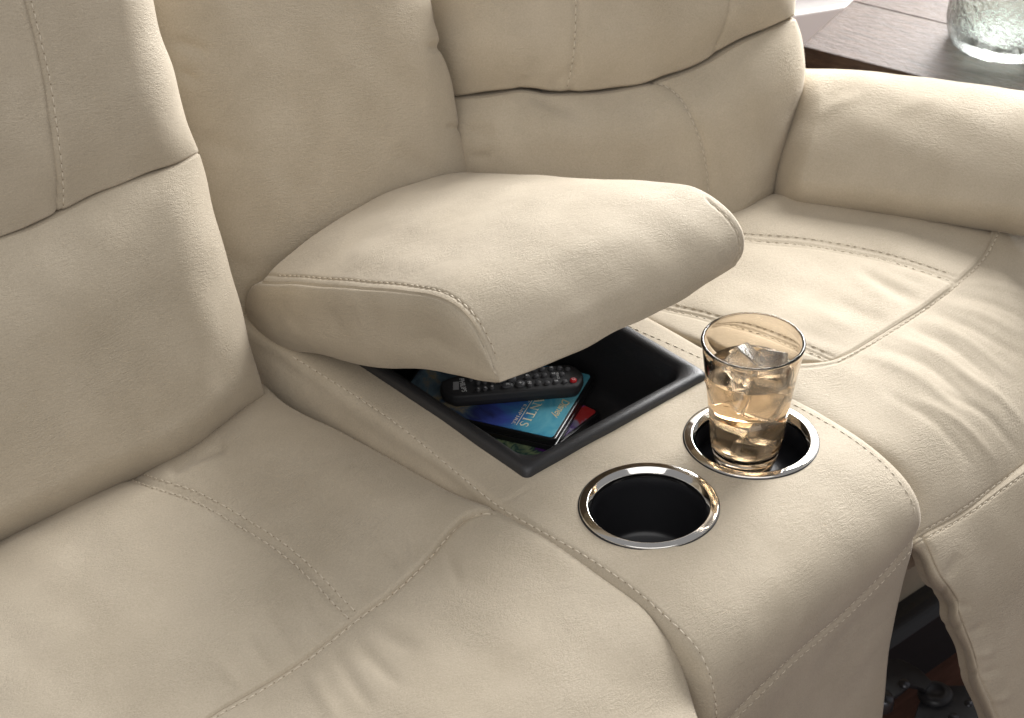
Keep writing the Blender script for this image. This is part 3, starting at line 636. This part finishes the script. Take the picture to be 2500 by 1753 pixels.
def lettering(name, word, x0, x1, y0, hgt, z, mat, parent):
    """serif capitals between x0 and x1 in the parent's own plane"""
    tot = sum(GL[c][1]+.22 for c in word if c != ' ')+.5*word.count(' ')-.22; k_ = (x1-x0)/(tot*1.0); V, Fc = [], []; x = x0
    def quad(p, q_, wd, lay):
        p, q_ = np.array(p, float), np.array(q_, float); d = q_-p; L_ = np.linalg.norm(d)+1e-9; d /= L_; nn = np.array([-d[1], d[0]])*wd/2
        b_ = len(V); zz_ = z+lay*1e-6
        for c_ in (p-nn, q_-nn, q_+nn, p+nn): V.append((x+c_[0]*k_, y0+c_[1]*hgt, zz_))
        Fc.append((b_, b_+1, b_+2, b_+3))
    lay = 0
    for ch in word:
        if ch == ' ': x += .5*k_; continue
        st, wd, sr_ = GL[ch]
        for p, q_, t_ in st: lay += 1; quad(p, q_, t_*1.1, lay)
        for sx, sy in sr_: lay += 1; quad((sx-.17, sy), (sx+.17, sy), .06, lay)
        x += (wd+.22)*k_
    o = mesh(name, V, Fc, mat, None, False); o.parent = parent; return o
inv = (Matrix.Translation(dv.location) @ Euler(dv.rotation_euler).to_matrix().to_4x4()).inverted()
loc = lambda u, v: inv @ Vector(zz(*c12(u, v), Z1).tolist())
nA, nB_ = loc(1350, 640), loc(1150, 930)         # first visible letter N and the end of the S
base = loc(1090, 905).y; cap = loc(1190, 925).y
xr = loc(1150, 920).x; xn = loc(1340, 640).x
th_ = .0151
per = (xr-xn)/((GL['N'][1]+GL['T'][1]+GL['I'][1]+GL['S'][1]+.22*3))
x_start = xn-per*(GL['A'][1]*2+GL['T'][1]+GL['L'][1]+.22*4)
lettering('title_lettering', 'ATLANTIS', x_start, xr, base, cap-base, th_, M['pale_gold_print'], dv)
b2_, c2_ = loc(1000, 885).y, loc(1040, 885).y
xm, xe = loc(1150, 690).x, loc(1015, 890).x
per = (xe-xm)/((GL['M'][1]+GL['P'][1]+GL['I'][1]+GL['R'][1]+GL['E'][1]+.22*4))
lettering('subtitle_lettering', 'THE LOST EMPIRE', xm-per*(sum(GL[c][1]+.22 for c in 'THELOSTE')+1.0), xe, b2_, c2_-b2_, th_, M['pale_gold_print'], dv)
yl = (b2_+cap*0+base)/2+ .0035
o = mesh('title_rule', [(x_start, base-.003, th_), (xr, base-.003, th_), (xr, base-.0023, th_), (x_start, base-.0023, th_)], [(0, 1, 2, 3)], M['pale_gold_print'], None, False); o.parent = dv
p = loc(1612, 690)
o = text('studio_lettering', 'Disney', .0125, ((p.x, p.y, th_), (1, 0, 0), (0, 1, 0)), M['gold_print'], None, shear=.35, space=.92); o.parent = dv
cR, e2_ = zz(*c12(2112, 722), Z2), zz(*c12(1268, 1374), Z2)
d2v = np.array(e2_-cR)[:2]; w2_ = float(np.linalg.norm(d2v)); X2 = d2v/w2_; up2 = np.array([-X2[1], X2[0]])
g3, X_, Y_ = dvd('dvd case with red, violet and green cover, lying askew under the blue one', e2_[:2], up2, 'mixed_cover', Z2, w_=w2_, h_=w2_*1.40)
plain('yellow_print', (.62, .45, .06), .4)
i3 = (Matrix.Translation(g3.location) @ Euler(g3.rotation_euler).to_matrix().to_4x4()).inverted()
q_ = [i3 @ Vector(zz(*c12(x, y), Z2).tolist()) for x, y in ((650, 1065), (880, 1175), (915, 1150), (660, 1058))]
o = mesh('yellow_stripe', [(p.x, p.y, th_) for p in q_], [(0, 1, 2, 3)], M['yellow_print'], None, False); o.parent = g3
bk_ = prism('booklet', [tuple(zz(*c12(x, y), .523)[:2]) for x, y in ((1780, 1180), (2010, 940), (2085, 975), (2010, 1130))], .5208, .523, M['paper_white'])
tag(bk_, 'white booklet corner peeping out from beneath the dvd cases', 'booklet')

# remote control
ZR = Z1+.0151
A_, B_, C_ = zz(*c5(700, 655), ZR), zz(*c5(1985, 545), ZR), zz(*c5(1930, 372), ZR)
ax = (B_-A_)[:2]; Lr = np.linalg.norm(ax); ax = ax/Lr; side = np.array([-ax[1], ax[0]])   # side points away from the near edge
wr_ = max(.040, float((C_-B_)[:2] @ side))
rem = thing('remote_control', 'black remote control with a red power button lying on the blue dvd case', 'remote control', loc=(A_[0], A_[1], Z1+.0006))
rem.rotation_euler = (0, 0, math.atan2(ax[1], ax[0]))
W2 = wr_
outl = [(.012, .0), (.06, -.0005), (.11, -.0005), (Lr-.004, 0), (Lr, .004), (Lr+.006, W2*.5), (Lr, W2-.004), (Lr-.004, W2), (.1, W2+.0005), (.03, W2), (.010, W2-.006), (.001, W2*.72), (-.001, W2*.5), (.001, W2*.28), (.005, .006)]
cen = np.array([Lr/2, W2/2]); V, Fc = [], []
Ol = spline(outl+[outl[0]], np.linspace(0, 1, 61))[:-1]; n_ = len(Ol)
lv = [(.90, .0), (.96, .0010), (.985, .004), (1.0, .0066), (1.005, .0072), (1.0, .0078), (.995, .0120), (.985, .0137), (.965, .0145), (.90, .0145)]
for sc, z in lv:
    ins = (1-sc)*.04
    for p in Ol:
        d = p-cen; V.append((cen[0]+d[0]*(1-ins/ (abs(Lr/2))), cen[1]+d[1]*(1-ins/(W2/2)), z))
for j in range(len(lv)-1):
    for i in range(n_): Fc.append((j*n_+i, j*n_+(i+1) % n_, (j+1)*n_+(i+1) % n_, (j+1)*n_+i))
Fc.append(tuple(range(n_-1, -1, -1))); Fc.append(tuple((len(lv)-1)*n_+i for i in range(n_)))
o = mesh('remote_body', V, Fc, M['rubber']); o.parent = rem
invR = (Matrix.Translation(rem.location) @ Euler(rem.rotation_euler).to_matrix().to_4x4()).inverted()
rl = lambda u, v: invR @ Vector(zz(*c12(u, v), ZR).tolist())
def button(u, v, rx, ry, mat='button_rubber', mark=None, hz=.0024):
    p = rl(u, v); V, Fc = [], []
    for f, z in ((1, -.0006), (1, hz*.5), (.82, hz*.9), (.45, hz)):
        for i in range(14): V.append((p.x+rx*f*math.cos(6.2832*i/14), p.y+ry*f*math.sin(6.2832*i/14), .0145+z))
    for j in range(3):
        for i in range(14): Fc.append((j*14+i, j*14+(i+1) % 14, (j+1)*14+(i+1) % 14, (j+1)*14+i))
    Fc.append(tuple(42+i for i in range(14)))
    o = mesh('button', V, Fc, M[mat]); o.parent = rem
    if mark:
        t_ = text('button_mark', mark, max(.0048, ry*1.25), ((p.x, p.y, .0145+hz+.0001), (0, -1, 0), (1, 0, 0)), M['print_white'], None); t_.parent = o
    if mat == 'red_rubber': o['label'] = 'round red power button'
for u, v, m_ in ((590, 465, '+'), (675, 455, '+'), (758, 440, '+')): button(u, v, .0022, .0034, mark=m_)
for u, v in ((500, 350), (590, 390), (670, 380), (760, 372)): button(u, v-10, .0022, .0034)
button(950, 415, .0060, .0042, mark='K'); button(1105, 395, .0048, .0056, mark='+'); button(1220, 395, .0027, .0046, mark='H')
button(1000, 330, .0048, .0056, mark='-'); button(870, 350, .0060, .0042)
for u, v, m_ in ((1330, 385, None), (1437, 385, None), (1545, 372, '3'), (1655, 368, None), (1190, 305, 'II'), (1300, 298, None), (1405, 290, None), (1513, 282, '2'), (1620, 278, None),
                 (1270, 218, None), (1375, 213, None), (1485, 208, '1'), (1588, 203, None), (1690, 212, None)):
    button(u, v, .0030, .0031, mark=m_)
button(1760, 352, .0036, .0036, 'red_rubber', mark='O')
p = rl(400, 405); t_ = text('brand_lettering', 'PHILIPS', .0075, ((p.x, p.y, .01465), (0, -1, 0), (1, 0, 0)), M['print_white'], None); t_.parent = rem
p = rl(1567, 290); t_ = text('select_lettering', 'SELECT', .0035, ((p.x, p.y, .01465), (0, -1, 0), (1, 0, 0)), M['print_white'], None); t_.parent = rem
p0_, p1_ = rl(318, 365), rl(318, 465)
o = mesh('silver_badge', [(p1_.x-.0030, p1_.y, .0148), (p1_.x+.0030, p1_.y, .0148), (p0_.x+.0030, p0_.y, .0148), (p0_.x-.0030, p0_.y, .0148)], [(0, 1, 2, 3)], M['print_grey'], None, False); o.parent = rem

# ------------------------------------------------------------------ tumbler with iced drink
gb = zz(1820/K, 1094/K, zb+.012); rimc = hit((1852/K, 834/K), (gb[0], gb[1], 0), (FW[0], FW[1], 0))
gx, gy = float(gb[0]), float(gb[1]); ztop = float(rimc[2]); H = ztop-zb
tum = thing('tumbler_glass', 'amber tinted tumbler of iced drink standing in the right hand cup holder', 'glass', loc=(gx, gy, zb))
Rb, Rt = .0298, .0482
def rad(z):
    f = z/H; return Rb+(.004*min(1, f*6))+(Rt-Rb-.004)*(max(0, f-.12)/.88)**1.2
pr = [(0, 0), (Rb-.004, 0), (Rb, .003)]+[(rad(H*f), H*f) for f in np.linspace(.06, .98, 22)]+[(Rt-.0014+.0018*math.cos(a), H+.0018*math.sin(a)) for a in (-.3, .2, .7, 1.2, 1.7, 2.2, 2.7, 3.2)]
pr += [(rad(H*f)-.0030, H*f) for f in np.linspace(.97, .16, 20)]+[(rad(H*.1)-.008, .0125), (0, .0115)]
o = lathe('glass_wall', pr, M['amber_glass'], None, n=72); o.parent = tum
zl = H*.77
pr = [(0, .0117), (rad(H*.1)-.0082, .0127)]+[(rad(H*f)-.0029, H*f) for f in np.linspace(.16, zl/H-.005, 16)]+[(rad(zl)-.0031, zl), (rad(zl)-.006, zl-.0008), (0, zl-.001)]
o = lathe('drink', pr, M['whisky'], None, n=72); o.parent = tum
def ice(label, p, rot, s):
    import bmesh
    bm = bmesh.new(); bmesh.ops.create_cube(bm, size=1)
    bmesh.ops.bevel(bm, geom=bm.edges[:], offset=.07, segments=2, affect='EDGES', profile=.6)
    for v in bm.verts:
        k_ = 1+.07*math.sin(7*v.co.x+p[0]*300)*math.cos(6*v.co.y+p[1]*200); v.co = v.co*k_
    me = bpy.data.meshes.new('ice_cube'); bm.to_mesh(me); bm.free()
    me.polygons.foreach_set('use_smooth', [True]*len(me.polygons))
    o = _real_link('ice_cube', me, M['ice']); o.scale = s; o.rotation_euler = rot; o.location = (gx+p[0], gy+p[1], zb+p[2])
    tag(o, label, 'ice cube', 'ice cubes in the tumbler')
sz = .0275
ice('ice cube poking highest out of the drink, left of the middle', (-.006, .005, zl+.007), (.5, .35, .3), (sz, sz, sz))
ice('ice cube breaking the drink surface on the right', (.017, -.008, zl+.001), (.2, .7, 1.0), (sz*.95, sz, sz*.9))
ice('ice cube just under the drink surface on the left', (-.019, .014, zl-.016), (.9, .2, .2), (sz*.9, sz, sz*.9))
ice('ice cube hanging at the front in the middle of the drink', (-.004, -.020, zl-.024), (.3, .5, .8), (sz, sz, sz))
ice('ice cube behind the others half way down the drink', (.016, .012, zl-.030), (1.0, .3, .5), (sz*.9, sz*.9, sz*.9))
ice('ice cube sunk on the left low in the tumbler', (-.016, .006, .034), (.2, .1, .6), (sz*.95, sz, sz*.9))
ice('ice cube sunk on the right low in the tumbler', (.012, -.010, .036), (.6, .4, 1.3), (sz*.9, sz*.85, sz*.9))
ice('ice cube lying at the very bottom at the front of the tumbler', (-.004, -.009, .0235), (.1, .12, .35), (sz*.9, sz*.85, sz*.75))

# ------------------------------------------------------------------ side table, jar, wall, floor
zt = .60
t0, t1, t2 = zz(1790, 101, zt), zz(2100, 180, zt), zz(1785, 60, zt)
dirf = (t1-t0)[:2]; dirf /= np.linalg.norm(dirf); dirb = np.array([-dirf[1], dirf[0]])    # front edge direction and depth direction
corner = t0[:2]-dirf*0
bkp = zz(1960, 8, zt)
tab = thing('side_table', 'dark wood side table with a worn glossy top beside the right armrest', 'side table', loc=(float(corner[0]), float(corner[1]), 0))
ang = math.atan2(dirf[1], dirf[0])
depth = .70; Lt = .62
inv_t = (Matrix.Translation((corner[0], corner[1], 0)) @ Matrix.Rotation(ang, 4, 'Z')).inverted()
lp = lambda u, v: inv_t @ Vector(zz(u, v, zt).tolist())
pA, pB = lp(1785, 62), lp(1960, 8)
tab.rotation_euler = (0, 0, ang)
# planks of the top, running along the table's depth; the hidden near corner is cut by the back edge line
x_left = (pA.x+pB.x)/2; 
for k_ in range(4):
    y0 = .155*k_; 
    o = boxo('plank', (x_left+Lt/2, y0+.0775, zt-.0175+random.uniform(-.0004, .0004)), (Lt, .1538, .035), M['table_wood'], None, 0, .0015); o.parent = tab
o = boxo('apron', (x_left+Lt/2, .03, zt-.095), (Lt-.04, .022, .118), M['apron_wood'], None); o.parent = tab
for lx, ly in ((x_left+.03, .03), (x_left+Lt-.03, .03), (x_left+.03, .58), (x_left+Lt-.03, .58)):
    o = boxo('leg', (lx, ly, (zt-.037)/2), (.045, .045, zt-.037), M['apron_wood'], None, 0, .003); o.parent = tab
jl = zz(2116, 92, zt); jc = zz(2235, 95, zt)
jr = .074; jc = zz(2252, 94, zt)
jar = thing('glass_jar', 'bubbly pale green recycled glass jar standing on the dark side table', 'jar', loc=(float(jc[0]), float(jc[1]), zt+.0005))
pr = [(0, 0), (jr*.86, 0), (jr*.97, .006), (jr, .016)]+[(jr*(1+.012*math.sin(z*40)), z) for z in np.linspace(.03, .20, 10)]+[(jr*.8, .235), (jr*.5, .26), (jr*.45, .30), (jr*.41, .30), (jr*.46, .258), (jr*.75, .23)]
pr += [(jr*.93, z) for z in np.linspace(.19, .04, 9)]+[(jr*.85, .016), (0, .013)]
o = lathe('jar_body', pr, M['jar_glass'], None, n=72); o.parent = jar
me = o.data
for v in me.vertices:
    a_ = .0016*(math.sin(v.co.x*90+v.co.z*60)*math.cos(v.co.y*85-v.co.z*75)); r_ = math.hypot(v.co.x, v.co.y)
    if r_ > .02: v.co.x *= 1+a_/r_; v.co.y *= 1+a_/r_

fl_ = boxo('floor', (1.2, .6, -.035), (6, 6, .03), M['floor_wood']); fl_['kind'] = 'structure'
proto = None
for k_ in range(26):
    for j in range(3):
        me = bpy.data.meshes.get('floor_board')
        x0 = -.6+j*1.205+(k_ % 3)*.37; y0 = -.7+k_*.1205
        if me is None:
            o = boxo('floor_board', (0, 0, 0), (1.203, .1188, .02), M['floor_wood'], None, 0, .0015); me = o.data
        else:
            o = bpy.data.objects.new('floor_board', me); COL.objects.link(o)
            b_ = o.modifiers.new('bevel', 'BEVEL'); b_.width = .0015; b_.segments = 1
        o.parent = fl_; o.location = (x0, y0, -.0099)
wp0, wp1 = zz(1943/K, 35/K, .14), zz(2161/K, 0, .14)
wang = math.atan2(wp1[1]-wp0[1], wp1[0]-wp0[0]); wd_ = np.array([math.cos(wang), math.sin(wang)]); wn = np.array([-wd_[1], wd_[0]])
if wn @ (np.array([1.0, 1.0])) < 0: wn = -wn
wm = wp0[:2]+wd_*.3+wn*.066
wall = boxo('wall', (wm[0], wm[1], 1.2), (4.4, .1, 2.4), M['wall_paint'], None, wang); tag(wall, 'plain white wall behind the side table with a grey skirting board', 'wall')
sb = wp0[:2]+wd_*.3+wn*.007
boxo('skirting_board', (sb[0], sb[1], .07), (4.4, .014, .14), M['skirting_paint'], wall, wang, .003)
